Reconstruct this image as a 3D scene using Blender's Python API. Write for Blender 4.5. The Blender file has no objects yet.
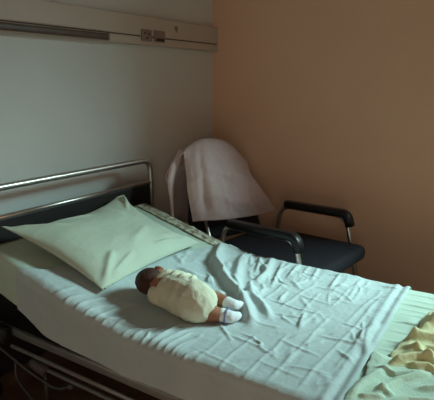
import bpy, bmesh, math, random
import numpy as np
from mathutils import Vector, Matrix, noise

random.seed(7)
SC = bpy.context.scene
COL = SC.collection

# ------------------------------------------------------------------ camera
cam = bpy.data.cameras.new('camera'); camo = bpy.data.objects.new('camera', cam); COL.objects.link(camo)
SC.camera = camo
cam.sensor_fit = 'HORIZONTAL'; cam.sensor_width = 36.0; cam.lens = 508 / 434 * 36
PITCH, YAW = math.radians(12.97), math.radians(33.57)
fwd = Vector((math.cos(YAW) * math.cos(PITCH), math.sin(YAW) * math.cos(PITCH), -math.sin(PITCH)))
camo.location = (0, 0, 1.35)
camo.rotation_euler = fwd.to_track_quat('-Z', 'Y').to_euler()
cam.clip_start = 0.02

# ------------------------------------------------------------------ light
vs = SC.view_settings
SC.display_settings.display_device = 'sRGB'
vs.view_transform = 'Standard'; vs.look = 'None'; vs.gamma = 1.0; vs.use_curve_mapping = False
vs.exposure = 0.0
world = bpy.data.worlds.new('sky'); SC.world = world; world.use_nodes = True
bg = world.node_tree.nodes['Background']
bg.inputs['Color'].default_value = (0.62, 0.80, 0.85, 1); bg.inputs['Strength'].default_value = 0.6


def area(name, loc, target, sx, sy, power, color, spread=180):
    l = bpy.data.lights.new(name, 'AREA'); l.shape = 'RECTANGLE'; l.size = sx; l.size_y = sy
    l.energy = power; l.color = color; l.spread = math.radians(spread)
    o = bpy.data.objects.new(name, l); COL.objects.link(o); o.location = loc
    o.rotation_euler = (Vector(target) - Vector(loc)).to_track_quat('-Z', 'Y').to_euler()
    return o


# daylight coming in by the window of the right wall, beyond the frame
area('window_daylight', (4.4, -2.0, 3.3), (1.62, 1.15, 0.6), 1.6, 1.3, 95, (0.60, 0.96, 0.96), 70)
# added warm fill lamp in the opening of the left wall, no such source known
area('warm_fill_light', (-1.66, -1.1, 1.0), (1.6, .1, .8), 1.0, 1.9, 22, (1.0, 0.74, 0.54), 180)

# ------------------------------------------------------------------ materials


def mat(name, col, rough=0.6, metal=0.0, vary=0.0, vscale=8.0, bump=0.0, bscale=60.0, spec=0.3, col2=None,
        sheen=0.0, sss=0.0, detail=6):
    m = bpy.data.materials.new(name); m.use_nodes = True
    nt = m.node_tree; b = nt.nodes['Principled BSDF']
    b.inputs['Base Color'].default_value = (*col, 1)
    b.inputs['Roughness'].default_value = rough; b.inputs['Metallic'].default_value = metal
    b.inputs['Specular IOR Level'].default_value = spec
    if sheen: b.inputs['Sheen Weight'].default_value = sheen
    if sss:
        b.inputs['Subsurface Weight'].default_value = sss; b.inputs['Subsurface Scale'].default_value = 0.01
    tc = nt.nodes.new('ShaderNodeTexCoord')
    if vary or col2:
        n = nt.nodes.new('ShaderNodeTexNoise'); n.inputs['Scale'].default_value = vscale
        n.inputs['Detail'].default_value = detail
        nt.links.new(tc.outputs['Object'], n.inputs['Vector'])
        mx = nt.nodes.new('ShaderNodeMix'); mx.data_type = 'RGBA'
        c2 = col2 if col2 else tuple(c * (1 - vary) for c in col)
        mx.inputs['A'].default_value = (*c2, 1); mx.inputs['B'].default_value = (*col, 1)
        rp = nt.nodes.new('ShaderNodeMapRange'); rp.inputs['From Min'].default_value = .35
        rp.inputs['From Max'].default_value = .65
        nt.links.new(n.outputs['Fac'], rp.inputs['Value']); nt.links.new(rp.outputs['Result'], mx.inputs['Factor'])
        nt.links.new(mx.outputs['Result'], b.inputs['Base Color'])
    if bump:
        n2 = nt.nodes.new('ShaderNodeTexNoise'); n2.inputs['Scale'].default_value = bscale
        n2.inputs['Detail'].default_value = 5
        nt.links.new(tc.outputs['Object'], n2.inputs['Vector'])
        bp = nt.nodes.new('ShaderNodeBump'); bp.inputs['Strength'].default_value = bump
        bp.inputs['Distance'].default_value = 0.01
        nt.links.new(n2.outputs['Fac'], bp.inputs['Height']); nt.links.new(bp.outputs['Normal'], b.inputs['Normal'])
    return m


M_HEADWALL = mat('pale_grey_paint', (.68, .685, .66), .7, vary=.06, vscale=2.2, bump=.12, bscale=90)
M_ORANGE = mat('apricot_wall_paint', (.82, .53, .37), .75, vary=.05, vscale=1.6, bump=.18, bscale=70)
M_ROOM = mat('apricot_paint', (.60, .42, .30), .8, vary=.04)
M_CEIL = mat('ceiling_paint', (.55, .50, .45), .9, vary=.04)
M_FLOOR = mat('brown_linoleum', (.16, .085, .05), .45, vary=.35, vscale=14, bump=.05)
M_TRIM = mat('window_white_paint', (.75, .74, .7), .5)
M_TRUNK = mat('cream_enamel', (.56, .48, .41), .5, vary=.05, vscale=3)
M_GROOVE = mat('dark_joint', (.10, .075, .06), .7)
M_LAMP = mat('brown_diffuser_plastic', (.12, .078, .06), .4, vary=.2, vscale=20)
M_PLATE = mat('taupe_socket_plastic', (.27, .20, .17), .4)
M_HOLE = mat('socket_black', (.03, .025, .022), .5)
M_CHROME = mat('worn_chrome', (.62, .56, .52), .36, 1.0, vary=.18, vscale=25)
M_DKMETAL = mat('dark_steel', (.10, .085, .08), .45, .7, vary=.2)
M_GREYPL = mat('grey_plastic', (.09, .08, .075), .5)
M_RAIL = mat('grey_enamelled_steel', (.40, .36, .33), .38, .5, vary=.1, vscale=30)
M_BLACK = mat('black_plastic', (.012, .011, .012), .35)
M_PANEL = mat('black_laminate', (.018, .015, .014), .5)
M_SEAT = mat('charcoal_upholstery', (.026, .024, .029), .85, vary=.2, vscale=40, bump=.2, bscale=250, spec=.1)
M_SHEET = mat('white_cotton', (.50, .565, .56), .85, vary=.05, vscale=9, bump=.18, bscale=55, sheen=.1)
M_GREEN = mat('pale_green_cotton', (.54, .64, .53), .85, vary=.05, vscale=9, bump=.15, bscale=60, sheen=.1)
M_PILLOW = mat('pale_green_pillowcase', (.52, .585, .465), .85, vary=.05, vscale=7, bump=.12, bscale=45, sheen=.1)
M_MATT = mat('beige_mattress_ticking', (.56, .50, .40), .8, vary=.06)
M_YELLOW = mat('yellow_cotton', (.76, .69, .40), .85, vary=.10, vscale=9, bump=.25, bscale=60, sheen=.1)
M_MINT = mat('mint_terry', (.60, .73, .58), .9, vary=.10, vscale=30, bump=.3, bscale=140, sheen=.15)
M_FLORAL = mat('mottled_print_cotton', (.60, .62, .50), .85, col2=(.24, .17, .11), vscale=42, bump=.2, detail=2)
M_CARD = mat('mauve_grey_knit', (.66, .50, .50), .95, vary=.08, vscale=30, bump=.5, bscale=260, sheen=.2)
M_SKIN = mat('brown_skin', (.36, .15, .085), .55, vary=.15, vscale=30, sss=.08)
M_HAIR = mat('dark_brown_hair', (.075, .030, .018), .6, vary=.4, vscale=60, bump=.5, bscale=200)
M_LIP = mat('lip', (.28, .09, .06), .5)
M_SUIT = mat('cream_jersey', (.66, .64, .48), .9, vary=.05, vscale=20, bump=.25, bscale=90, sheen=.1)
M_SOCK = mat('white_sock_knit', (.74, .76, .78), .9, bump=.2, bscale=200)
M_BAND = mat('blue_sock_band', (.20, .24, .42), .9)


def glass():
    m = bpy.data.materials.new('window_glass'); m.use_nodes = True; nt = m.node_tree
    nt.nodes.remove(nt.nodes['Principled BSDF'])
    t = nt.nodes.new('ShaderNodeBsdfTransparent'); g = nt.nodes.new('ShaderNodeBsdfGlossy')
    g.inputs['Roughness'].default_value = .02
    mx = nt.nodes.new('ShaderNodeMixShader'); mx.inputs[0].default_value = .05
    nt.links.new(t.outputs[0], mx.inputs[1])
    nt.links.new(g.outputs[0], mx.inputs[2]); nt.links.new(mx.outputs[0], nt.nodes['Material Output'].inputs[0])
    return m


# ------------------------------------------------------------------ helpers


def obj(name, bm, m, parent=None, smooth=True, solid=0.0, offset=-1.0):
    me = bpy.data.meshes.new(name)
    if isinstance(bm, bmesh.types.BMesh):
        bmesh.ops.recalc_face_normals(bm, faces=bm.faces[:]) if not solid else None
        bm.to_mesh(me); bm.free()
    else:
        me = bm; me.name = name
    if smooth:
        for p in me.polygons: p.use_smooth = True
    me.materials.append(m)
    o = bpy.data.objects.new(name, me); COL.objects.link(o)
    if parent is not None:
        o.parent = parent
        o.matrix_parent_inverse = Matrix.Translation(-parent.location)
        if parent.rotation_euler.z: o.matrix_parent_inverse = Matrix.Identity(4)
    if solid:
        s = o.modifiers.new('thickness', 'SOLIDIFY'); s.thickness = solid; s.offset = offset
    return o


def tag(o, label=None, cat=None, group=None, kind=None):
    if label: o['label'] = label
    if cat: o['category'] = cat
    if group: o['group'] = group
    if kind: o['kind'] = kind
    return o


def thing(name, label, cat, loc=(0, 0, 0), rotz=0.0):
    o = bpy.data.objects.new(name, None); COL.objects.link(o); o.location = loc
    o.rotation_euler = (0, 0, rotz); o.empty_display_size = .1
    return tag(o, label, cat)


def box(bm, c, s, bev=0.0, seg=2, rot=None):
    r = bmesh.ops.create_cube(bm, size=1.0)
    vs_ = r['verts']
    bmesh.ops.scale(bm, vec=Vector(s), verts=vs_)
    if bev:
        es = list({e for v in vs_ for e in v.link_edges})
        rb = bmesh.ops.bevel(bm, geom=es, offset=bev, segments=seg, affect='EDGES', profile=.5)
        vs_ = list({v for f in rb['faces'] for v in f.verts} | {v for v in vs_ if v.is_valid})
    if rot is not None: bmesh.ops.rotate(bm, cent=(0, 0, 0), matrix=rot, verts=vs_)
    bmesh.ops.translate(bm, vec=Vector(c), verts=vs_)


def fillet(pts, r=0.04, n=6):
    pts = [Vector(p) for p in pts]
    out = [pts[0]]
    for a, b, c in zip(pts, pts[1:], pts[2:]):
        d1 = (a - b); d2 = (c - b)
        rr = min(r, d1.length * .49, d2.length * .49)
        p1 = b + d1.normalized() * rr; p2 = b + d2.normalized() * rr
        for i in range(n + 1):
            t = i / n
            out.append(p1 * (1 - t) ** 2 + b * 2 * t * (1 - t) + p2 * t * t)
    out.append(pts[-1])
    return out


def sweep(bm, path, prof, up=Vector((0, 0, 1)), caps=True):
    """prof: list of (side, up) offsets swept along path; path points Vectors."""
    path = [Vector(p) for p in path]
    rings = []
    prev_side = None
    for i, p in enumerate(path):
        a = path[max(i - 1, 0)]; b = path[min(i + 1, len(path) - 1)]
        t = (b - a).normalized()
        if prev_side is None:
            u = up if abs(t.dot(up)) < .95 else Vector((1, 0, 0))
            side = t.cross(u).normalized()
        else:
            side = (prev_side - t * prev_side.dot(t)).normalized()
        prev_side = side
        nrm = side.cross(t).normalized()
        rings.append([bm.verts.new(p + side * q[0] + nrm * q[1]) for q in prof])
    n = len(prof)
    for r0, r1 in zip(rings, rings[1:]):
        for k in range(n):
            bm.faces.new((r0[k], r0[(k + 1) % n], r1[(k + 1) % n], r1[k]))
    if caps:
        bm.faces.new(rings[0][::-1]); bm.faces.new(rings[-1])


def tube(bm, pts, r, fr=0.04, n=10):
    pr = [(r * math.cos(2 * math.pi * k / n), r * math.sin(2 * math.pi * k / n)) for k in range(n)]
    sweep(bm, fillet(pts, fr) if len(pts) > 2 else pts, pr)


def rrect(w, h, r, n=4):
    out = []
    for cx, cy, a0 in ((w - r, h - r, 0), (-(w - r), h - r, 90), (-(w - r), -(h - r), 180), (w - r, -(h - r), 270)):
        for k in range(n + 1):
            a = math.radians(a0 + 90 * k / n); out.append((cx + r * math.cos(a), cy + r * math.sin(a)))
    return out


def gridmesh(P, close=False):
    """P: array (nv, nu, 3) -> bmesh grid"""
    nv, nu = P.shape[:2]
    me = bpy.data.meshes.new('grid')
    idx = np.arange(nv * nu).reshape(nv, nu)
    f = np.stack([idx[:-1, :-1], idx[:-1, 1:], idx[1:, 1:], idx[1:, :-1]], -1).reshape(-1, 4)
    me.from_pydata(P.reshape(-1, 3).tolist(), [], f.tolist())
    return me


def seglen(x, y, pts):
    """distance of arrays x,y to a polyline, and position 0..1 along it"""
    best = np.full(x.shape, 1e9); tt = np.zeros(x.shape); acc = 0.0
    pts = np.array(pts, float)
    L = np.linalg.norm(np.diff(pts, axis=0), axis=1); tot = L.sum()
    for (a, b, l) in zip(pts[:-1], pts[1:], L):
        d = (b - a) / l
        t = np.clip((x - a[0]) * d[0] + (y - a[1]) * d[1], 0, l)
        dist = np.hypot(x - a[0] - d[0] * t, y - a[1] - d[1] * t)
        k = dist < best
        best = np.where(k, dist, best); tt = np.where(k, (acc + t) / tot, tt); acc += l
    return best, tt


def ridge(x, y, pts, h, w, taper=.25):
    d, t = seglen(x, y, pts)
    e = np.clip(np.minimum(t, 1 - t) / taper, 0, 1) if taper else 1.0
    return h * np.exp(-(d / w) ** 2) * (e * e * (3 - 2 * e))


_rng = np.random.default_rng(3)


def vnoise(x, y, seed=0):
    """smooth value noise in -1..1"""
    xi = np.floor(x).astype(np.int64); yi = np.floor(y).astype(np.int64)
    fx = x - xi; fy = y - yi
    fx = fx * fx * fx * (fx * (fx * 6 - 15) + 10); fy = fy * fy * fy * (fy * (fy * 6 - 15) + 10)

    def h(a, b):
        v = np.sin(a * 127.1 + b * 311.7 + seed * 74.7) * 43758.5453
        return (v - np.floor(v)) * 2 - 1
    return (h(xi, yi) * (1 - fx) + h(xi + 1, yi) * fx) * (1 - fy) + (h(xi, yi + 1) * (1 - fx) + h(xi + 1, yi + 1) * fx) * fy


def fbm(x, y, seed=0, o=4):
    s = 0; a = 1.0
    for k in range(o):
        s = s + a * vnoise(x * 2 ** k, y * 2 ** k, seed + k * 13); a *= .5
    return s


def billow(x, y, seed=0, o=3):
    s = 0; a = 1.0
    for k in range(o):
        s = s + a * (1 - 2 * np.sqrt(np.abs(vnoise(x * 2 ** k, y * 2 ** k, seed + k * 13)))); a *= .5
    return s


def remeshed(name, balls, voxel, m, parent=None, smooth=4, sub=0):
    """one continuous surface round chains of balls (x,y,z,r) or ellipsoids"""
    bm = bmesh.new()
    for ch in balls:
        pts = []
        for a, b in zip(ch, ch[1:]):
            a = np.array(a, float); b = np.array(b, float)
            L = np.linalg.norm(b[:3] - a[:3]); n = max(1, int(L / (min(a[3], b[3]) * .3)))
            for i in range(n): pts.append(a + (b - a) * i / n)
        pts.append(np.array(ch[-1], float))
        for p in pts:
            mt = Matrix.Translation(p[:3])
            bmesh.ops.create_icosphere(bm, subdivisions=2, radius=float(p[3]), matrix=mt)
    return remesh_bm(name, bm, voxel, m, parent, smooth)


def remesh_bm(name, bm, voxel, m, parent=None, smooth=4):
    me = bpy.data.meshes.new('tmp'); bm.to_mesh(me); bm.free()
    o = bpy.data.objects.new('tmp', me); COL.objects.link(o)
    r = o.modifiers.new('r', 'REMESH'); r.mode = 'VOXEL'; r.voxel_size = voxel
    s = o.modifiers.new('s', 'SMOOTH'); s.factor = .5; s.iterations = smooth
    dg = bpy.context.evaluated_depsgraph_get()
    ev = o.evaluated_get(dg)
    new = bpy.data.meshes.new_from_object(ev)
    bpy.data.objects.remove(o)
    new.materials.clear()
    return obj(name, new, m, parent)


# ------------------------------------------------------------------ room shell
XR, YH, XL, YF, ZC = 3.12, 2.11, -1.6, -2.6, 2.6


def struct(name, c, s, m):
    bm = bmesh.new(); box(bm, c, s); o = obj(name, bm, m, smooth=False); o['kind'] = 'structure'; return o


struct('floor', ((XR + XL) / 2, (YH + YF) / 2, -.05), (XR - XL + .4, YH - YF + .4, .1), M_FLOOR)
struct('ceiling', ((XR + XL) / 2, (YH + YF) / 2, ZC + .05), (XR - XL + .4, YH - YF + .4, .1), M_CEIL)
struct('wall_head', ((XR + XL) / 2, YH + .1, ZC / 2), (XR - XL + .4, .2, ZC), M_HEADWALL)
bm = bmesh.new()                                # left wall with an added opening for the fill lamp (behind the camera)
DY0, DY1, DZ = -1.66, -.54, 2.08
box(bm, (XL - .1, (DY1 + YH) / 2, ZC / 2), (.2, YH - DY1, ZC)); box(bm, (XL - .1, (YF + DY0) / 2, ZC / 2), (.2, DY0 - YF, ZC))
box(bm, (XL - .1, (DY0 + DY1) / 2, (DZ + ZC) / 2), (.2, DY1 - DY0, ZC - DZ))
o = obj('wall_left', bm, M_ROOM, smooth=False); o['kind'] = 'structure'
struct('wall_foot', ((XR + XL) / 2, YF - .1, ZC / 2), (XR - XL + .4, .2, ZC), M_ROOM)
# right wall with its window opening (beyond the frame)
WY0, WY1, WZ0, WZ1 = -1.65, -0.1, .95, 2.52
bm = bmesh.new()
box(bm, (XR + .1, (WY1 + YH) / 2, ZC / 2), (.2, YH - WY1, ZC))
box(bm, (XR + .1, (YF + WY0) / 2, ZC / 2), (.2, WY0 - YF, ZC))
box(bm, (XR + .1, (WY0 + WY1) / 2, WZ0 / 2), (.2, WY1 - WY0, WZ0))
box(bm, (XR + .1, (WY0 + WY1) / 2, (WZ1 + ZC) / 2), (.2, WY1 - WY0, ZC - WZ1))
o = obj('wall_right', bm, M_ORANGE, smooth=False); o['kind'] = 'structure'
bm = bmesh.new()
for y in (WY0 + .025, WY1 - .025): box(bm, (XR + .1, y, (WZ0 + WZ1) / 2), (.06, .05, WZ1 - WZ0), .005)
for z in (WZ0 + .025, WZ1 - .025): box(bm, (XR + .1, (WY0 + WY1) / 2, z), (.06, WY1 - WY0, .05), .005)
win = obj('window_1', bm, M_TRIM, smooth=False); win['kind'] = 'structure'
bm = bmesh.new(); box(bm, (XR + .1, (WY0 + WY1) / 2, (WZ0 + WZ1) / 2), (.006, WY1 - WY0 - .08, WZ1 - WZ0 - .08))
obj('pane', bm, glass(), win, smooth=False)
bm = bmesh.new(); box(bm, (XR - .008, (WY1 + YH) / 2 + .1, .05), (.016, YH - WY1 - .2, .1), .003)
o = obj('baseboard_right', bm, M_TRIM, smooth=False); o['kind'] = 'structure'

# ------------------------------------------------------------------ bed-head trunking on the head wall
tr = thing('bed_head_trunking', 'long cream trunking with sockets and reading lamp fixed high on the grey wall', 'trunking', (2.2, YH, 1.57))
TX0, TX1 = .35, XR - .003
YT = 2.062


def tbox(name, x0, x1, z0, z1, y0, m, bev=.004, par=None, y1=None):
    bm = bmesh.new(); y1 = YH - .001 if y1 is None else y1
    box(bm, ((x0 + x1) / 2, (y0 + y1) / 2, (z0 + z1) / 2), (x1 - x0, y1 - y0, z1 - z0), bev)
    return obj(name, bm, m, par if par is not None else tr, smooth=False)


tbox('upper_cover', TX0, TX1 - .004, 1.618, 1.728, YT, M_TRUNK, .006)
tbox('joint_strip', TX0, TX1 - .006, 1.611, 1.619, YT + .006, M_GROOVE, .001)
tbox('lower_cover', TX0, TX1 - .004, 1.567, 1.612, YT, M_TRUNK, .006)
tbox('end_cap', TX1 - .006, TX1, 1.565, 1.730, YT - .002, M_TRUNK, .002)
lm = tbox('lamp_diffuser', TX0, 2.035, 1.573, 1.607, YT - .022, M_LAMP, .010, y1=YT - .002)
tbox('lamp_end', 2.033, 2.045, 1.571, 1.609, YT - .024, M_PLATE, .003, par=lm, y1=YT - .002)
for (x0, x1, z0, z1, kind) in ((2.312, 2.402, 1.588, 1.652, 0), (2.425, 2.525, 1.588, 1.654, 1)):
    p = tbox('socket_plate', x0, x1, z0, z1, YT - .010, M_PLATE, .004, y1=YT)
    xm, zm = (x0 + x1) / 2, (z0 + z1) / 2
    if kind == 0:
        for dx, dz in ((-.018, .012), (.016, .010), (-.002, -.014)):
            bm = bmesh.new()
            bmesh.ops.create_cone(bm, cap_ends=True, segments=12, radius1=.007, radius2=.006, depth=.006,
                                  matrix=Matrix.Translation((xm + dx, YT - .011, zm + dz)) @ Matrix.Rotation(math.pi / 2, 4, 'X'))
            obj('socket_hole', bm, M_GREYPL, p)
    else:
        tbox('socket_recess', xm - .035, xm + .035, z0 + .006, z0 + .022, YT - .0125, M_HOLE, .002, par=p, y1=YT - .008)
bm = bmesh.new()
bmesh.ops.create_cone(bm, cap_ends=True, segments=20, radius1=.012, radius2=.010, depth=.012,
                      matrix=Matrix.Translation((2.64, YT - .005, 1.684)) @ Matrix.Rotation(math.pi / 2, 4, 'X'))
box(bm, (2.64, YT - .008, 1.667), (.008, .008, .018), .002)
obj('call_button', bm, M_PLATE, tr)

# ------------------------------------------------------------------ hospital bed
def zt(y):
    return .506 + .265 * .05 * np.log1p(np.exp((np.asarray(y, float) - 1.22) / .05))


BX0, BX1, BY0, BY1 = 1.145, 2.125, -.06, 1.90
bed = thing('hospital_bed', 'hospital bed with chrome tube headboard and lowered chrome side rails', 'bed', (1.64, .95, 0))
HBX0, HBX1, HBY = 1.06, 2.22, 1.94
bm = bmesh.new(); tube(bm, [(HBX0, HBY, .20), (HBX0, HBY, .917), (HBX1, HBY, .917), (HBX1, HBY, .20)], .0155, .07, 14)
obj('headboard_frame', bm, M_CHROME, bed)
bm = bmesh.new(); tube(bm, [(HBX0 + .012, HBY, .787), (HBX1 - .012, HBY, .787)], .012, n=12)
obj('headboard_rail', bm, M_CHROME, bed)
bm = bmesh.new(); box(bm, ((HBX0 + HBX1) / 2, HBY, .425), (HBX1 - HBX0 - .03, .018, .71), .004)
obj('headboard_panel', bm, M_PANEL, bed, smooth=False)
bm = bmesh.new()
for y0, y1, z0, z1 in ((-.06, 1.22, .29, .33), ):
    box(bm, (1.64, (y0 + y1) / 2, z0 + .02), (.86, y1 - y0, .03), .004)
obj('mattress_platform', bm, M_DKMETAL, bed, smooth=False)
bm = bmesh.new()
box(bm, (1.64, 1.55, .405), (.86, .70, .025), .004, rot=None)
pl = obj('backrest_platform', bm, M_DKMETAL, bed, smooth=False)
for v in pl.data.vertices: v.co.z += .27 * (v.co.y - 1.22) - .085
for x in (1.13, 2.15):
    bm = bmesh.new(); sweep(bm, [(x, 1.93, .358), (x, -.1, .358)], rrect(.010, .016, .006))
    obj('bed_side_rail', bm, M_RAIL, bed)
for x in (1.10, 2.18):
    for y in (1.94, -.1):
        if y < 0:
            bm = bmesh.new(); tube(bm, [(x, y, .14), (x, y, .36)], .018); lg = obj('leg', bm, M_CHROME, bed)
        else:
            bm = bmesh.new(); tube(bm, [(x, y - .03, .13), (x, y - .03, .37)], .018); lg = obj('leg', bm, M_CHROME, bed)
        yy = y if y < 0 else y - .03
        bm = bmesh.new()
        bmesh.ops.create_cone(bm, cap_ends=True, segments=24, radius1=.06, radius2=.06, depth=.03,
                              matrix=Matrix.Translation((x, yy, .06)) @ Matrix.Rotation(math.pi / 2, 4, 'Y'))
        box(bm, (x, yy, .115), (.05, .05, .05), .01)
        obj('caster', bm, M_BLACK, lg)
# lowered guard rail on the near side
gx = 1.095
bm = bmesh.new(); tube(bm, [(gx, 1.72, .318), (gx, -.1, .312)], .0075); g1 = obj('guard_rail_tube', bm, M_RAIL, bed)
bm = bmesh.new(); tube(bm, [(gx, 1.50, .282), (gx, -.1, .278)], .0075); obj('guard_rail_tube', bm, M_RAIL, bed)
bm = bmesh.new(); tube(bm, [(gx, 1.93, .345), (gx, 1.86, .300), (gx - .01, 1.60, .245), (gx - .01, 1.44, .225), (gx - .005, 1.37, .262)], .0065, .05)
obj('guard_rail_linkage', bm, M_DKMETAL, bed)
bm = bmesh.new(); tube(bm, [(gx, 1.70, .26), (gx - .01, 1.70, .19), (gx - .02, 1.56, .12), (gx - .02, 1.50, .10)], .006, .05)
obj('guard_rail_arm', bm, M_DKMETAL, bed)
bm = bmesh.new(); tube(bm, [(gx + .03, 1.56, .27), (gx + .03, 1.56, .02)], .009)
obj('guard_rail_post', bm, M_DKMETAL, bed)
bm = bmesh.new(); sweep(bm, [(gx - .004, 1.585, .292), (gx - .004, 1.51, .275)], rrect(.016, .017, .007))
obj('guard_rail_clamp', bm, M_GREYPL, bed)
bm = bmesh.new(); box(bm, (gx + .012, 1.80, .345), (.045, .10, .07), .012)
obj('guard_rail_bracket', bm, M_BLACK, bed)
bm = bmesh.new(); bmesh.ops.create_icosphere(bm, subdivisions=2, radius=.011, matrix=Matrix.Translation((gx - .005, 1.37, .262)))
obj('linkage_knob', bm, M_GREYPL, bed)

# ------------------------------------------------------------------ mattress


def profile(s, x0, x1, r, drop0, drop1):
    """distance s along a cross-section: up the near side, over the top, down the far side.
    returns x, dz (below the top, negative), normal x, normal z"""
    q = math.pi / 2 * r
    L0 = drop0 - r; Lt = (x1 - x0) - 2 * r
    x = np.empty_like(s); z = np.empty_like(s); nx = np.zeros_like(s); nz = np.zeros_like(s)
    a = s < L0
    x[a] = x0; z[a] = -drop0 + s[a]; nx[a] = -1
    b = (s >= L0) & (s < L0 + q); t = (s[b] - L0) / r
    x[b] = x0 + r - r * np.cos(t); z[b] = -r + r * np.sin(t); nx[b] = -np.cos(t); nz[b] = np.sin(t)
    c = (s >= L0 + q) & (s < L0 + q + Lt)
    x[c] = x0 + r + s[c] - L0 - q; z[c] = 0; nz[c] = 1
    d = (s >= L0 + q + Lt) & (s < L0 + 2 * q + Lt); t = (s[d] - L0 - q - Lt) / r
    x[d] = x1 - r + r * np.sin(t); z[d] = -r + r * np.cos(t); nx[d] = np.sin(t); nz[d] = np.cos(t)
    e = s >= L0 + 2 * q + Lt
    x[e] = x1; z[e] = -r - (s[e] - L0 - 2 * q - Lt); nx[e] = 1
    return x, z, nx, nz


def total(x0, x1, r, d0, d1): return (d0 - r) + (d1 - r) + math.pi * r + (x1 - x0) - 2 * r


def drape(nu, nv, x0, x1, r, d0, d1, ya, yb, disp, zoff=0.0, d0f=None):
    """cloth over the mattress; ya, yb: functions of x for its two ends; disp(X,Y) along the normal"""
    T = total(x0, x1, r, d0, d1)
    u = np.linspace(0, T, nu); x, z, nx, nz = profile(u, x0, x1, r, d0, d1)
    v = np.linspace(0, 1, nv)
    X = np.tile(x, (nv, 1)); U = np.tile(u - (d0 - r) - math.pi / 2 * r + x0 + r, (nv, 1))
    Y = ya(X) + (yb(X) - ya(X)) * v[:, None]
    Z = zt(Y) + zoff + z
    if d0f is not None:   # vary how far the near side hangs with y
        k = np.clip(-z / d0, 0, 1) * (nx <= 0) * (x < (x0 + x1) / 2)
        Z = Z + k * (d0 - d0f(Y))
    D = disp(U, Y)
    slope = np.gradient(zt(np.linspace(-.1, 2, 400)), np.linspace(-.1, 2, 400))
    sl = np.interp(Y, np.linspace(-.1, 2, 400), slope)
    return np.stack([X + nx * D, Y - sl * D * nz * .8, Z + nz * D], -1), U, Y


ma = thing('mattress', 'mattress in beige ticking lying on the hospital bed', 'mattress', (1.64, .95, .36))
P, U, Y = drape(90, 80, BX0, BX1, .035, .17, .17, lambda x: 0 * x + BY0, lambda x: 0 * x + BY1, lambda u, y: .0015 * fbm(u * 5, y * 5, 3))
me = gridmesh(P)
bm = bmesh.new(); bm.from_mesh(me)
be = [e for e in bm.edges if e.is_boundary]
bmesh.ops.holes_fill(bm, edges=be, sides=0)
bmesh.ops.triangulate(bm, faces=[f for f in bm.faces if len(f.verts) > 4])
mo = obj('mattress_body', bm, M_MATT, ma)
bm = bmesh.new()
ys = np.linspace(BY0 + .01, BY1 - .01, 60)
tube(bm, [(BX0 - .001, float(y), float(zt(y)) - .035) for y in ys], .005, .0)
obj('piping', bm, M_MATT, ma)

# ------------------------------------------------------------------ pale green bottom sheet


def disp_green(u, y):
    d = .0015 * fbm(u * 9, y * 9, 21)
    # pulled creases running along the bed near its foot
    for (xx, w, h, y0, y1) in ((1.95, .006, .006, .1, .46), (2.06, .006, .004, .1, .46), (1.86, .005, .004, .1, .42), (1.78, .006, .008, .12, .43),
                               (1.70, .006, .004, .1, .43), (1.62, .007, .006, .1, .42), (1.55, .006, .005, .1, .42), (1.47, .007, .008, .1, .42),
                               (1.40, .006, .006, .1, .42), (1.33, .007, .007, .1, .42), (2.00, .005, .003, .1, .46), (1.90, .005, .003, .1, .46)):
        d = d + ridge(u, y, [(xx + .01, y0), (xx - .012, y1)], h, w, .3)
    d = d + .003 * fbm(u * 3, y * 4, 5) * (y > 1.4)
    return d


P, U, Y = drape(220, 420, BX0 - .003, BX1 + .003, .036, .175, .08, lambda x: 0 * x + BY0 + .01, lambda x: 0 * x + BY1 - .015, disp_green, .003)
gs = obj('fitted_sheet', gridmesh(P), M_GREEN, None, solid=.002)
tag(gs, 'pale green fitted sheet stretched over the mattress, bare at the right end', 'sheet')

# mottled blanket edge along the far side by the pillow
P, U, Y = drape(60, 160, 2.03, BX1 + .007, .03, .01 + .03, .10, lambda x: 1.30 + 0 * x, lambda x: 1.885 + 0 * x,
                lambda u, y: .004 * billow(u * 8, y * 8, 9) + ridge(u, y, [(2.06, 1.35), (2.07, 1.88)], .006, .008, .1)
                + ridge(u, y, [(2.10, 1.30), (2.03, 1.62)], .005, .006, .2), .006)
P[..., 2] = np.maximum(P[..., 2], zt(P[..., 1]) + .007) * (P[..., 0] < BX1 - .02) + P[..., 2] * (P[..., 0] >= BX1 - .02)
bl = obj('underblanket', gridmesh(P), M_FLORAL, None, solid=.003)
tag(bl, 'brown mottled print blanket showing along the far mattress edge behind the pillow', 'blanket')

# ------------------------------------------------------------------ white draw sheet


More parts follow.
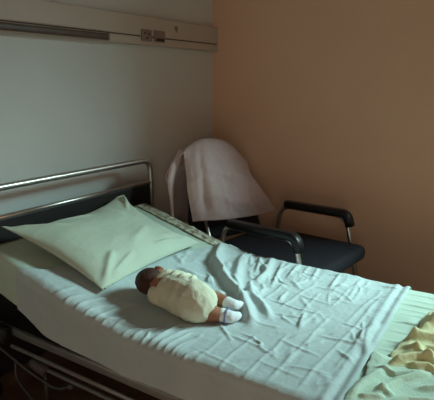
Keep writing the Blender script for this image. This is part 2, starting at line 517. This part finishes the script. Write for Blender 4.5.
def disp_white(u, y):
    d = .0020 * fbm(u * 6, y * 6, 1) + .0007 * billow(u * 13 + y * 2, y * 13, 8)
    top = np.clip((u - 1.15) / .05, 0, 1) * np.clip((2.14 - u) / .03, 0, 1)
    far = np.clip((u - 1.62) / .25, 0, 1)
    mid = np.clip((y - .35) / .1, 0, 1) * np.clip((1.5 - y) / .15, 0, 1)
    d = d + (.0022 * billow(u * 7 + 1.3 * y, y * 7 - .6 * u, 31) * far + .0010 * billow(u * 6, y * 11, 44)) * top * mid
    d = d + .0035 * far * top * mid * fbm(u * 4, y * 9, 71, 2)
    R = lambda pts, h, w, tp=.25: ridge(u, y, pts, h, w, tp)
    # big tented fold from the far edge down past the baby's feet
    d = d + R([(2.12, 1.37), (1.88, 1.26), (1.71, 1.075), (1.63, .965), (1.506, .86), (1.40, .78)], .032, .021, .18)
    d = d + R([(2.0, 1.30), (1.85, 1.24), (1.75, 1.13)], .014, .035)
    d = d + R([(2.12, 1.22), (1.96, 1.172), (1.767, 1.074), (1.68, 1.0)], .022, .020)
    d = d + R([(2.13, 1.085), (1.90, 1.00), (1.80, .99), (1.75, 1.03)], .018, .017)
    d = d + R([(1.78, 1.02), (1.66, .93), (1.60, .85), (1.50, .76)], .018, .016)
    d = d + R([(1.62, .96), (1.53, .91), (1.44, .80)], .014, .018)
    # short creases coming off the far edge
    for (a, b, h) in (((2.13, 1.145), (1.864, 1.035), .012), ((2.13, 1.02), (1.753, .901), .011), ((2.13, .93), (1.886, .898), .012),
                      ((2.13, .84), (1.93, .80), .008), ((2.12, .73), (1.86, .695), .009), ((2.12, .63), (1.80, .60), .006),
                      ((2.10, 1.19), (1.95, 1.11), .010), ((2.12, .97), (1.92, .96), .008), ((2.12, .88), (1.97, .86), .008)):
        d = d + R([a, b], h * .8, .0095, .35)
    # loose crumples between the baby and the far edge
    rc = np.random.default_rng(29)
    for k in range(34):
        cx_ = rc.uniform(1.60, 2.10); cy_ = rc.uniform(.86, 1.40)
        an = rc.normal(.45, .6); L_ = rc.uniform(.03, .10)
        dx_, dy_ = math.cos(an) * L_, math.sin(an) * L_
        d = d + R([(cx_ - dx_, cy_ - dy_), (cx_ + rc.normal(0, .012), cy_ + rc.normal(0, .012)), (cx_ + dx_, cy_ + dy_)], rc.uniform(.003, .011), rc.uniform(.007, .014), .45)
    # ironed-in fold lines across the bed, broken and wandering
    rg = np.random.default_rng(11)
    for (yy, xa, xb, h) in ((.752, 1.13, 1.40, .0034), (.667, 1.13, 1.46, .0036), (.598, 1.13, 1.70, .0034), (.510, 1.13, 1.95, .0036), (.548, 1.62, 2.04, .003),
                            (.84, 1.13, 1.33, .0026), (.91, 1.13, 1.30, .0026), (.79, 1.62, 1.96, .0034), (.705, 1.55, 1.86, .003), (.63, 1.72, 2.08, .0034),
                            (.66, 1.50, 1.70, .003), (.875, 1.60, 1.86, .003), (.58, 1.82, 2.10, .0028), (.46, 1.30, 1.75, .003)):
        n_ = 6
        xs = np.linspace(xa, xb, n_); ysx = yy + np.cumsum(rg.normal(0, .005, n_))
        d = d + R(list(zip(xs, ysx)), h * .9, .0075, .15)
    # fold lines along the bed
    for (pts, h) in (([(1.345, .88), (1.325, .72), (1.285, .62)], .004), ([(1.205, .90), (1.17, .66)], .003), ([(1.405, .70), (1.37, .52)], .004), ([(1.27, .60), (1.30, .44)], .003),
                     ([(1.68, .90), (1.655, .72), (1.66, .60)], .0045), ([(1.46, .84), (1.475, .70)], .004), ([(1.50, .60), (1.515, .43)], .0045), ([(1.57, .80), (1.59, .66)], .004),
                     ([(1.78, .80), (1.755, .63)], .0035), ([(1.90, .78), (1.89, .62)], .003), ([(1.25, .70), (1.23, .50)], .003), ([(1.64, .56), (1.61, .44)], .004)):
        d = d + R(pts, h * .9, .0078, .3)
    # soft slanting drapes between them
    for k in range(46):
        cx_ = rg.uniform(1.22, 2.08); cy_ = rg.uniform(.44, 1.0)
        if cx_ < 1.58 and cy_ > .78: continue
        an = rg.normal(.5, .75); L_ = rg.uniform(.03, .09)
        dx_, dy_ = math.cos(an) * L_, math.sin(an) * L_
        d = d + R([(cx_ - dx_, cy_ - dy_), (cx_ + rg.normal(0, .01), cy_ + rg.normal(0, .01)), (cx_ + dx_, cy_ + dy_)], rg.uniform(.002, .006), rg.uniform(.006, .013), .45)
    # small oblique puckers where crossing folds meet
    for (a, b, h) in (((1.66, .70), (1.50, .66), .012), ((1.56, .58), (1.42, .66), .010), ((1.48, .55), (1.40, .60), .010), ((1.86, .60), (1.80, .66), .012),
                      ((1.60, .50), (1.52, .56), .008), ((1.93, .68), (1.99, .66), .010), ((1.80, .84), (1.66, .82), .009), ((1.40, .93), (1.30, .80), .008)):
        d = d + R([a, b], h * .55, .0075, .3)
    # drawn pleats by the near edge below the pillow
    for (pts, h, w) in (([(1.115, 1.385), (1.20, 1.375), (1.30, 1.335)], .008, .008), ([(1.12, 1.335), (1.19, 1.33), (1.25, 1.30)], .005, .006), ([(1.12, 1.29), (1.21, 1.275), (1.29, 1.26)], .008, .009),
                        ([(1.115, 1.255), (1.17, 1.245), (1.24, 1.21)], .006, .006), ([(1.13, 1.20), (1.19, 1.20), (1.26, 1.19)], .004, .008), ([(1.12, 1.155), (1.17, 1.14), (1.22, 1.10)], .006, .007),
                        ([(1.115, 1.11), (1.19, 1.10), (1.27, 1.06)], .008, .008), ([(1.12, 1.062), (1.17, 1.06), (1.22, 1.085)], .006, .006), ([(1.12, 1.035), (1.20, 1.025), (1.34, 1.01)], .009, .008),
                        ([(1.115, 1.0), (1.18, .995), (1.30, .975)], .008, .0075), ([(1.12, .965), (1.17, .965), (1.30, .95)], .007, .006), ([(1.115, .935), (1.19, .93), (1.26, .92)], .006, .007),
                        ([(1.12, .888), (1.16, .882), (1.20, .86)], .005, .006), ([(1.115, 1.44), (1.17, 1.43), (1.23, 1.41)], .006, .008), ([(1.12, 1.50), (1.18, 1.48), (1.24, 1.47)], .004, .009),
                        ([(1.14, 1.32), (1.20, 1.20), (1.21, 1.08)], .005, .012)):
        d = d + R(pts, h, w, .35)
    d = d + R([(1.20, 1.31), (1.30, 1.27), (1.36, 1.23)], .005, .014)
    # bunched cloth pressed against the baby's far side
    for (a, b, h, w) in (((1.53, 1.29), (1.585, 1.19), .036, .014), ((1.555, 1.23), (1.60, 1.08), .036, .013), ((1.50, 1.20), (1.56, 1.12), .022, .012), ((1.60, 1.30), (1.64, 1.14), .022, .020),
                         ((1.57, 1.10), (1.62, 1.02), .020, .016), ((1.68, 1.34), (1.70, 1.20), .014, .018)):
        d = d + R([a, b], h, w, .4)
    # hem: a wide doubled band at the sheet's foot end
    hem = .045
    e0 = .385 + (u - 1.2) * .045
    s = y - e0
    d = d + .0035 * np.exp(-((s - .010) / .010) ** 2) + .0045 * np.exp(-((s - .052) / .012) ** 2) - .004 * np.exp(-((s - .03) / .01) ** 2)
    d = d + R([(1.72, .44), (1.60, .445), (1.45, .415)], .016, .013) + R([(1.62, .47), (1.52, .45)], .010, .008)
    # hanging side: loose soft folds
    side = np.clip((1.15 - u) / .04, 0, 1)
    d = d + side * (.006 * fbm(u * 2, y * 5.5, 61, 3) + .004 * (1 - np.clip((u - .95) / .2, 0, 1)))
    return d + .003


def head_end(x):
    return 1.70 - .08 * np.clip((x - 1.14) / .08, 0, 1) - .30 * np.clip((x - 1.3) / .8, 0, 1)


P, U, Y = drape(640, 640, BX0 - .010, BX1 + .010, .040, .205, .055, lambda x: .385 + (x - 1.2) * .045, head_end, disp_white, .008,
                d0f=lambda y: .158 + .042 * np.exp(-((y - 1.52) / .15) ** 2))
ws = obj('draw_sheet', gridmesh(P), M_SHEET, None, solid=.0025)
tag(ws, 'creased white draw sheet spread across the middle of the bed under the baby', 'sheet')

# ------------------------------------------------------------------ pillow


def make_pillow():
    n = 150
    s = np.linspace(-1, 1, n); S, T = np.meshgrid(s, s)
    c00, c10, c01, c11 = map(np.array, ((1.275, 1.37, .575), (1.935, 1.385, .585), (1.190, 1.862, .786), (1.925, 1.862, .782)))
    a = (S[..., None] + 1) / 2; b = (T[..., None] + 1) / 2
    # edges of a filled case pull inwards between the corners
    pull = .035
    A = a + pull * np.sign(a - .5) * -1 * (1 - (2 * b - 1) ** 2) * np.abs(2 * a - 1) ** 2
    B = b + pull * np.sign(b - .5) * -1 * (1 - (2 * a - 1) ** 2) * np.abs(2 * b - 1) ** 2
    mid = c00 * (1 - A) * (1 - B) + c10 * A * (1 - B) + c01 * (1 - A) * B + c11 * A * B
    mid = mid + np.array((0, -.02, -.055)) * ((1 - np.abs(S + .15) ** 2).clip(0) * ((T + 1) / 2) ** 2)[..., None]
    mid = mid + np.array((-.03, 0, -.035)) * (((S + 1) / 2) ** 4 * (1 - np.abs(T - .15) ** 2.5).clip(0))[..., None]
    prof = ((1 - np.abs(S) ** 2.6) * (1 - np.abs(T) ** 2.6)).clip(0) ** .55
    wr = (.004 * fbm(S * 2.2, T * 2.2, 3, 2)) + .0010 * billow(S * 3 + T, T * 3 - S, 17)
    for (p, q, h, w) in (((-1, 1), (-.45, .4), .012, .05), ((1, 1), (.55, .35), .014, .05), ((1, -1), (.5, -.55), .012, .05), ((-1, -1), (-.45, -.5), .014, .06),
                         ((.86, .98), (.75, .3), .010, .05), ((-.85, -.95), (-.2, -.72), .010, .05), ((.9, -.9), (.1, -.75), .010, .045), ((-.6, .9), (.1, .6), .010, .06),
                         ((-.2, -.6), (.5, -.2), .006, .07), ((.2, .85), (.45, .2), .009, .06)):
        wr = wr + ridge(S, T, [p, q], h, w, .3)
    up = np.array((0, -.34, .94))
    th = .068 * prof
    top = mid + up * (th + wr * (prof > 0.02) * np.minimum(1, prof * 3))[..., None]
    bot = mid - up * (th * .55)[..., None]
    base = np.where(bot[..., 1] > 1.84, -1, 0)
    floor_z = zt(np.minimum(bot[..., 1], 1.9)) + .022
    bot[..., 2] = np.maximum(bot[..., 2], floor_z)
    top[..., 2] = np.maximum(top[..., 2], bot[..., 2] + .004 + .02 * prof)
    bm = bmesh.new()
    vt = [[bm.verts.new(top[j, i]) for i in range(n)] for j in range(n)]
    vb = [[bm.verts.new(bot[j, i]) for i in range(n)] for j in range(n)]
    for j in range(n - 1):
        for i in range(n - 1):
            bm.faces.new((vt[j][i], vt[j][i + 1], vt[j + 1][i + 1], vt[j + 1][i]))
            bm.faces.new((vb[j][i], vb[j + 1][i], vb[j + 1][i + 1], vb[j][i + 1]))
    loop = [(0, i) for i in range(n)] + [(j, n - 1) for j in range(1, n)] + [(n - 1, i) for i in range(n - 2, -1, -1)] + [(j, 0) for j in range(n - 2, 0, -1)]
    for (j0, i0), (j1, i1) in zip(loop, loop[1:] + loop[:1]):
        bm.faces.new((vt[j0][i0], vb[j0][i0], vb[j1][i1], vt[j1][i1]))
    edge = [vt[j][i].co.copy() for j, i in loop]
    return bm, edge, vt, n


bm, edge, vt, n = make_pillow()
seam = [vt[0][i].co.copy() for i in range(2, n - 2, 3)]
pil = obj('pillow', bm, M_PILLOW)
tag(pil, 'large pale green pillow propped against the headboard', 'pillow')
bm = bmesh.new(); tube(bm, [p + Vector((0, -.002, .001)) for p in seam], .0028, 0, 6)
obj('seam', bm, M_PILLOW, pil)

# ------------------------------------------------------------------ cloths at the foot of the bed


def heap(name, label, cat, m, x0, x1, y0, y1, fn, nx=220, ny=200, solid=.003, skew=None):
    X, Y_ = np.meshgrid(np.linspace(x0, x1, nx), np.linspace(y0, y1, ny))
    a = (X - x0) / (x1 - x0); b = (Y_ - y0) / (y1 - y0)
    e = np.minimum(np.minimum(a, 1 - a), np.minimum(b, 1 - b))
    rag = .022 * fbm(X * 7, Y_ * 7, 90) * np.clip(1 - e / .25, 0, 1)
    if skew is not None: Y_ = Y_ + skew(X, b)
    X = X + rag; Y_ = Y_ + .8 * rag * np.sin(a * 9)
    Z = np.maximum(fn(X, Y_) * np.clip(e / .07, 0, 1) ** .6, 0)
    P = np.stack([X, Y_, zt(Y_) + .0125 + Z], -1)
    o = obj(name, gridmesh(P), m, None, solid=solid, offset=1.0)
    return tag(o, label, cat)


def fn_mint(x, y):
    d = .007 + .003 * fbm(x * 9, y * 9, 6, 3)
    for (pts, h, w) in (([(1.18, .385), (1.30, .365), (1.42, .32)], .014, .012), ([(1.24, .33), (1.36, .28), (1.46, .20)], .014, .010), ([(1.20, .30), (1.28, .24), (1.33, .14)], .012, .010),
                        ([(1.40, .37), (1.38, .30), (1.44, .22)], .012, .009), ([(1.30, .33), (1.27, .27)], .009, .010), ([(1.22, .36), (1.26, .29)], .010, .009), ([(1.34, .24), (1.42, .13)], .012, .010)):
        d = d + ridge(x, y, pts, h, w, .3)
    return d


def fn_yel(x, y):
    d = .010 + .004 * fbm(x * 8, y * 8, 16, 3)
    R = lambda pts, h, w, tp=.25: ridge(x, y, pts, h, w, tp)
    for (pts, h, w) in (([(1.66, .345), (1.635, .30), (1.66, .24), (1.64, .16)], .040, .017), ([(1.415, .345), (1.45, .325), (1.50, .27), (1.53, .19)], .032, .013),
                        ([(1.82, .32), (1.77, .27), (1.80, .20)], .040, .020), ([(1.56, .34), (1.555, .28), (1.50, .22), (1.47, .16)], .026, .012),
                        ([(1.70, .31), (1.76, .27), (1.86, .25)], .026, .014), ([(1.50, .31), (1.58, .26), (1.60, .18)], .024, .011), ([(1.60, .33), (1.70, .27)], .020, .012),
                        ([(1.44, .29), (1.47, .23), (1.44, .17)], .022, .011), ([(1.72, .25), (1.70, .17)], .026, .012), ([(1.88, .30), (1.86, .20)], .024, .014)):
        d = d + R(pts, h * .62, w)
    return d


heap('terry_towel', 'rumpled mint green towel at the near foot corner of the bed', 'towel', M_MINT, 1.17, 1.48, .02, .385, fn_mint)
heap('blanket', 'crumpled yellow blanket bunched on the foot end of the bed', 'blanket', M_YELLOW, 1.42, 1.93, -.02, .335, fn_yel, 260, 220,
     skew=lambda X, b: -.05 * np.clip((X - 1.65) / .3, 0, 1) * b)

# ------------------------------------------------------------------ baby
by = thing('person', 'sleeping baby in a cream bodysuit and white socks lying face down on the white sheet', 'person', (1.40, 1.05, .53))
hc = Vector((1.417, 1.226, .596))


def ell(bm, c, r, rot=None, sub=3):
    mt = Matrix.Translation(c) @ (rot.to_matrix().to_4x4() if rot is not None else Matrix.Identity(4)) @ Matrix.Diagonal((*r, 1))
    bmesh.ops.create_icosphere(bm, subdivisions=sub, radius=1.0, matrix=mt)


def chain(bm, ch):
    for a, b in zip(ch, ch[1:]):
        a = np.array(a, float); b = np.array(b, float)
        L = np.linalg.norm(b[:3] - a[:3]); n_ = max(1, int(L / (min(a[3], b[3]) * .35)))
        for i in range(n_ + 1):
            p = a + (b - a) * i / n_
            bmesh.ops.create_icosphere(bm, subdivisions=2, radius=float(p[3]), matrix=Matrix.Translation(p[:3]))


def hand(bm, w, d, up, r=.0045, s=1.0):
    """small curled hand: palm, four unequal bent fingers, a thumb leaving the side of the palm"""
    w = Vector(w); d = Vector(d).normalized(); up = Vector(up).normalized(); sd = d.cross(up)
    pc = w + d * .016 * s
    for k in (-1, 0, 1): ell(bm, pc + sd * .007 * k * s, (.010 * s, .010 * s, .008 * s), sub=2)
    for k, L in zip((-1.5, -.5, .5, 1.5), (.021, .025, .024, .018)):
        b = pc + d * .008 * s + sd * .0058 * k * s
        m1 = b + d * L * .55 * s + up * .002; t = m1 + d * L * .35 * s - up * L * .4 * s
        chain(bm, [(*b, r), (*m1, r * .92), (*t, r * .8)])
    b = pc - sd * .010 * s - d * .004
    m1 = b - sd * .008 * s + d * .008 * s; t = m1 + d * .011 * s + sd * .002
    chain(bm, [(*b, r * 1.1), (*m1, r), (*t, r * .85)])


# the body: head turned on its side, back up, knees drawn in, arms bent beside the head and along the back
FACE = Vector((.80, .28, -.30)).normalized()     # the face points away, towards the far side of the bed
TOPV = Vector((-.28, .93, -.05)).normalized()    # crown
EARV = FACE.cross(TOPV).normalized()
if EARV.z < 0: EARV = -EARV
HR = Matrix((FACE, TOPV, EARV)).transposed()
Q = HR.to_quaternion()


def hp(f, t, e): return hc + FACE * f + TOPV * t + EARV * e


HS = 1.12
bm = bmesh.new()


def e_(f, t, e, r): ell(bm, hp(f * HS, t * HS, e * HS), tuple(k * HS for k in r), Q)


e_(0, 0, 0, (.056, .056, .046)); e_(-.012, .012, 0, (.052, .052, .045))                       # skull
e_(.024, -.022, 0, (.034, .034, .036))                                                        # face and jaw
e_(.030, -.020, .016, (.020, .020, .018)); e_(.030, -.020, -.016, (.020, .020, .018))         # cheeks
e_(.058, -.014, 0, (.008, .010, .007))                                                        # nose
e_(.050, -.032, 0, (.008, .004, .010)); e_(.047, -.047, 0, (.010, .008, .011))                # mouth, chin
e_(.053, .004, .017, (.006, .005, .009)); e_(.053, .004, -.017, (.006, .005, .009))           # eyelids
for sgn in (1, -1):                                                                           # ears
    e_(-.002, -.012, .045 * sgn, (.011, .017, .007)); e_(-.008, -.008, .050 * sgn, (.008, .014, .004))
chain(bm, [(*hp(-.012, -.03, 0), .034), (1.398, 1.175, .592, .044)])                            # neck
chain(bm, [(1.392, 1.165, .592, .058), (1.386, 1.09, .590, .066), (1.380, 1.02, .588, .068)])
chain(bm, [(1.362, 1.150, .583, .036), (1.425, 1.155, .585, .038)])
# legs: thigh, shin, foot; drawn up under the body and out to one side
chain(bm, [(1.415, 1.005, .568, .046), (1.470, 1.010, .560, .034), (1.484, .975, .556, .027), (1.480, .925, .552, .022)])
chain(bm, [(1.480, .925, .552, .022), (1.482, .900, .550, .018), (1.496, .893, .546, .015), (1.510, .890, .544, .012)])
chain(bm, [(1.365, .985, .562, .046), (1.375, .960, .555, .036), (1.390, .925, .548, .028), (1.408, .893, .542, .022)])
chain(bm, [(1.408, .893, .542, .022), (1.414, .868, .540, .018), (1.428, .858, .537, .015), (1.442, .853, .536, .012)])
# arms: the near one folded in under the shoulder, the far one lying back along the side
chain(bm, [(1.365, 1.155, .575, .030), (1.360, 1.140, .563, .022), (1.385, 1.160, .555, .017), (1.402, 1.172, .553, .013)])
hand(bm, (1.404, 1.174, .553), (.6, .8, 0), (0, 0, 1), s=.9)
chain(bm, [(1.430, 1.155, .575, .030), (1.472, 1.145, .562, .023), (1.502, 1.120, .556, .019), (1.520, 1.102, .556, .014)])
hand(bm, (1.522, 1.099, .557), (.35, -.85, -.05), (0, 0, 1))
body = remesh_bm('body', bm, .0028, M_SKIN, by, 5)
body['label'] = 'brown skin of the sleeping baby'
# hair: a close cap over the back and top of the skull
bm = bmesh.new(); ell(bm, hp(-.014 * HS, .013 * HS, 0), (.0545 * HS, .0545 * HS, .0472 * HS), Q, 4); ell(bm, hp(-.001, .006 * HS, 0), (.0545 * HS, .0565 * HS, .0465 * HS), Q, 4)
bmesh.ops.bisect_plane(bm, geom=bm.verts[:] + bm.edges[:] + bm.faces[:], plane_co=hp(.010, .0, 0), plane_no=(FACE * .62 - TOPV * .78), clear_outer=True)
for v in bm.verts:
    v.co += (v.co - hc).normalized() * (.0012 * noise.noise(v.co * 120) + .0008)
hair = obj('hair', bm, M_HAIR, by, solid=.002, offset=-1)
# the bodysuit
bm = bmesh.new()
chain(bm, [(1.406, 1.184, .592, .050), (1.400, 1.155, .590, .066), (1.393, 1.115, .588, .076), (1.384, 1.06, .586, .080), (1.378, 1.02, .583, .080), (1.376, 1.00, .578, .074)])
chain(bm, [(1.355, 1.165, .578, .042), (1.430, 1.160, .578, .042), (1.468, 1.148, .565, .031), (1.494, 1.127, .558, .025)])
chain(bm, [(1.362, 1.155, .575, .042), (1.356, 1.142, .565, .032), (1.376, 1.160, .558, .027)])
chain(bm, [(1.410, 1.005, .575, .060), (1.448, 1.008, .564, .044)])
chain(bm, [(1.365, .990, .570, .060), (1.370, .975, .562, .046)])
suit = remesh_bm('bodysuit', bm, .0035, M_SUIT, by, 8)
co = np.empty(len(suit.data.vertices) * 3); suit.data.vertices.foreach_get('co', co); co = co.reshape(-1, 3)
nn = np.empty_like(co).ravel(); suit.data.vertices.foreach_get('normal', nn); nn = nn.reshape(-1, 3)
X, Y_ = co[:, 0], co[:, 1]
d = .0014 * billow(X * 12, Y_ * 22, 4)
for (a, b, c) in (((1.36, 1.185), (1.42, 1.14), (1.47, 1.10)), ((1.38, 1.13), (1.43, 1.10), (1.48, 1.085)), ((1.37, 1.08), (1.43, 1.075), (1.48, 1.075)), ((1.40, 1.20), (1.45, 1.15), (1.49, 1.11)),
                  ((1.38, 1.03), (1.43, 1.05), (1.47, 1.065))):
    d = d + ridge(X, Y_, [a, b, c], .011, .007)
d = d + ridge(X, Y_, [(1.32, 1.02), (1.40, .99), (1.45, 1.0)], .003, .009) + ridge(X, Y_, [(1.33, 1.14), (1.36, 1.05)], .003, .010)
co = co + nn * d[:, None]
co[:, 2] = np.maximum(co[:, 2], zt(co[:, 1]) + .016)
suit.data.vertices.foreach_set('co', co.ravel())
# collar
bm = bmesh.new()
ax = (Vector((1.390, 1.165, .590)) - hc).normalized(); cc = Vector((1.410, 1.198, .592))
s1 = ax.cross(Vector((0, 0, 1))).normalized(); s2 = ax.cross(s1)
tube(bm, [cc + s1 * math.cos(a) * .051 + s2 * math.sin(a) * .048 for a in np.linspace(0, 2 * math.pi, 40)], .004, 0, 8)
obj('collar', bm, M_SUIT, by)
# socks with a blue band
for (a, b_, c_, e_2, f_, bd) in (((1.481, .932, .553), (1.481, .910, .551), (1.483, .900, .550), (1.497, .892, .546), (1.511, .889, .544), (1.481, .914, .551)),
                             ((1.404, .901, .544), (1.411, .879, .541), (1.414, .868, .540), (1.429, .857, .537), (1.443, .852, .536), (1.409, .884, .5415))):
    bm = bmesh.new(); chain(bm, [(*a, .0265), (*b_, .0250), (*c_, .0235), (*e_2, .020), (*f_, .0165)])
    sk = remesh_bm('sock', bm, .003, M_SOCK, by, 4)
    ax = (Vector(a) - Vector(b_)).normalized(); s1 = ax.cross(Vector((0, 0, 1))).normalized(); s2 = ax.cross(s1)
    bm = bmesh.new(); tube(bm, [Vector(bd) + s1 * math.cos(t) * .0262 + s2 * math.sin(t) * .0262 for t in np.linspace(0, 2 * math.pi, 30)], .0034, 0, 6)
    obj('sock_band', bm, M_BAND, sk)

for o in [body] + [c for c in by.children if c.name.startswith('sock')] + [g for c in by.children for g in c.children]:
    for v in o.data.vertices:                     # calves drawn up a little shorter
        if v.co.y < .95: v.co.y += (.95 - v.co.y) * .16

# ------------------------------------------------------------------ armchair by the orange wall
CH = Vector((2.50, 1.20, 0)); CR = math.radians(-5)
ch = thing('armchair', 'charcoal visitor armchair with black armrests and chrome tube legs behind the bed', 'chair', CH, CR)


def arm_path(sx, z=.600):
    x = .292 * sx
    return [(x, .36, .012), (x, .245, .30), (x, .205, z), (x, -.232, z), (x, -.365, .012)]


for sx in (-1, 1):
    bm = bmesh.new(); tube(bm, arm_path(sx, .600), .0135, .07, 12)
    obj('side_frame', bm, M_CHROME, ch)
    bm = bmesh.new()
    full = fillet([(.292 * sx, .17, .617), (.292 * sx, -.236, .617), (.292 * sx, -.258, .545)], .06, 10)
    sweep(bm, full, rrect(.031, .022, .017, 4), caps=True)
    obj('armrest', bm, M_BLACK, ch)
bm = bmesh.new(); box(bm, (0, -.025, .420), (.55, .70, .085), .034, 4)
for v in bm.verts:
    if v.co.z > .44: v.co.z += .012 * (1 - (v.co.x / .27) ** 2) * (1 - ((v.co.y + .025) / .35) ** 2)
obj('seat', bm, M_SEAT, ch)
for y in (-.20, .16):
    bm = bmesh.new(); tube(bm, [(-.285, y, .375), (.285, y, .375)], .010)
    obj('crossbar', bm, M_CHROME, ch)
# back cushion, reclined, rounded top
bm = bmesh.new(); box(bm, (0, 0, 0), (.54, .060, .48), .028, 4)
bk = bm
for v in bk.verts:
    z = v.co.z + .225
    v.co.x *= 1 - .30 * max(0, (z - .16) / .30) ** 1.5
    v.co.y += .03 * (1 - (v.co.x / .25) ** 2)
bmesh.ops.rotate(bk, cent=(0, 0, 0), matrix=Matrix.Rotation(math.radians(-12), 3, 'X'), verts=bk.verts)
bmesh.ops.rotate(bk, cent=(0, 0, 0), matrix=Matrix.Rotation(math.radians(-14), 3, 'Z'), verts=bk.verts)
bmesh.ops.translate(bk, vec=(-.015, .442, .672), verts=bk.verts)
obj('backrest', bk, M_SEAT, ch)
for sx in (-1, 1):
    bm = bmesh.new(); tube(bm, [(.285 * sx, .16, .375), (.20 * sx, .36, .40), (.19 * sx, .44, .62)], .010, .06)
    obj('back_post', bm, M_CHROME, ch)

# ------------------------------------------------------------------ cardigan hung over the chair back


def catmull(pts, n):
    pts = [np.array(p, float) for p in pts]
    pp = [2 * pts[0] - pts[1]] + pts + [2 * pts[-1] - pts[-2]]
    d = [0]
    for a, b in zip(pts, pts[1:]): d.append(d[-1] + np.linalg.norm(b - a))
    d = np.array(d) / d[-1]
    out = []
    for t in np.linspace(0, 1, n):
        k = min(int(np.searchsorted(d, t, side='right')) - 1, len(pts) - 2)
        u = (t - d[k]) / (d[k + 1] - d[k])
        p0, p1, p2, p3 = pp[k:k + 4]
        out.append(.5 * (2 * p1 + (p2 - p0) * u + (2 * p0 - 5 * p1 + 4 * p2 - p3) * u * u + (3 * p1 - p0 - 3 * p2 + p3) * u ** 3))
    return np.array(out)


# columns run front hem -> shoulder ridge -> back hem (world metres), from the near side to the far side
cols = [
    [(2.226, 1.640, 0.587), (2.183, 1.640, 0.750), (2.192, 1.665, 0.897), (2.209, 1.690, 0.981), (2.198, 1.760, 0.904), (2.183, 1.800, 0.829), (2.216, 1.800, 0.754), (2.237, 1.800, 0.560)],
    [(2.267, 1.600, 0.589), (2.203, 1.600, 0.780), (2.205, 1.640, 0.925), (2.265, 1.690, 1.008), (2.284, 1.770, 0.909), (2.276, 1.810, 0.813), (2.306, 1.820, 0.736), (2.319, 1.820, 0.538)],
    [(2.372, 1.540, 0.580), (2.280, 1.540, 0.773), (2.252, 1.580, 0.930), (2.372, 1.670, 1.028), (2.453, 1.780, 0.869), (2.465, 1.820, 0.771), (2.478, 1.830, 0.705), (2.474, 1.830, 0.501)],
    [(2.556, 1.515, 0.561), (2.436, 1.520, 0.748), (2.391, 1.560, 0.914), (2.529, 1.650, 1.014), (2.640, 1.760, 0.846), (2.654, 1.800, 0.743), (2.668, 1.810, 0.674), (2.668, 1.810, 0.459)],
    [(2.735, 1.490, 0.545), (2.585, 1.500, 0.724), (2.522, 1.540, 0.863), (2.651, 1.620, 0.950), (2.767, 1.720, 0.800), (2.783, 1.760, 0.714), (2.815, 1.780, 0.638), (2.817, 1.780, 0.429)],
    [(2.883, 1.460, 0.544), (2.737, 1.480, 0.700), (2.671, 1.530, 0.806), (2.736, 1.590, 0.867), (2.841, 1.680, 0.753), (2.871, 1.720, 0.676), (2.888, 1.730, 0.610), (2.909, 1.740, 0.414)],
]
nu, nv = 120, 150
C_ = np.array([catmull(c, nv) for c in cols])              # 6 x nv x 3
G = np.stack([catmull(list(C_[:, k]), nu) for k in range(nv)])   # nv x nu x 3
du = np.gradient(G, axis=1); dv = np.gradient(G, axis=0)
N = np.cross(du, dv); N /= np.linalg.norm(N, axis=2, keepdims=True) + 1e-9
uu, vv = np.meshgrid(np.linspace(0, 1, nu), np.linspace(0, 1, nv))
d = .006 * fbm(uu * 3, vv * 4, 12) + .004 * billow(uu * 4, vv * 5, 33)
for pts, h, w in (([(.15, .30), (.5, .26), (.9, .30)], .010, .02), ([(.22, .46), (.16, .2), (.12, .0)], -.018, .04), ([(.3, .12), (.7, .10)], .007, .03), ([(.55, .45), (.62, .2), (.7, .0)], .006, .06)):
    d = d + ridge(uu, vv, pts, h, w, .3)
if N[30, 60].dot(np.array((0, -1, 0))) < 0: N = -N
G = G + N * d[..., None]
cg = obj('cardigan', gridmesh(G), M_CARD, None, solid=.008, offset=0)
tag(cg, 'mauve grey knitted cardigan draped over the back of the armchair', 'cardigan')
# empty sleeve hanging from the near shoulder
bm = bmesh.new(); chain(bm, [(2.249, 1.735, 0.962, 0.026), (2.187, 1.735, 0.893, 0.034), (2.155, 1.735, 0.832, 0.03), (2.155, 1.735, 0.761, 0.02), (2.166, 1.735, 0.668, 0.013), (2.167, 1.735, 0.585, 0.013)])
bmesh.ops.scale(bm, vec=(1, .6, 1), space=Matrix.Translation((0, -1.735, 0)), verts=bm.verts)
sleeve = remesh_bm('sleeve', bm, .005, M_CARD, cg, 6)
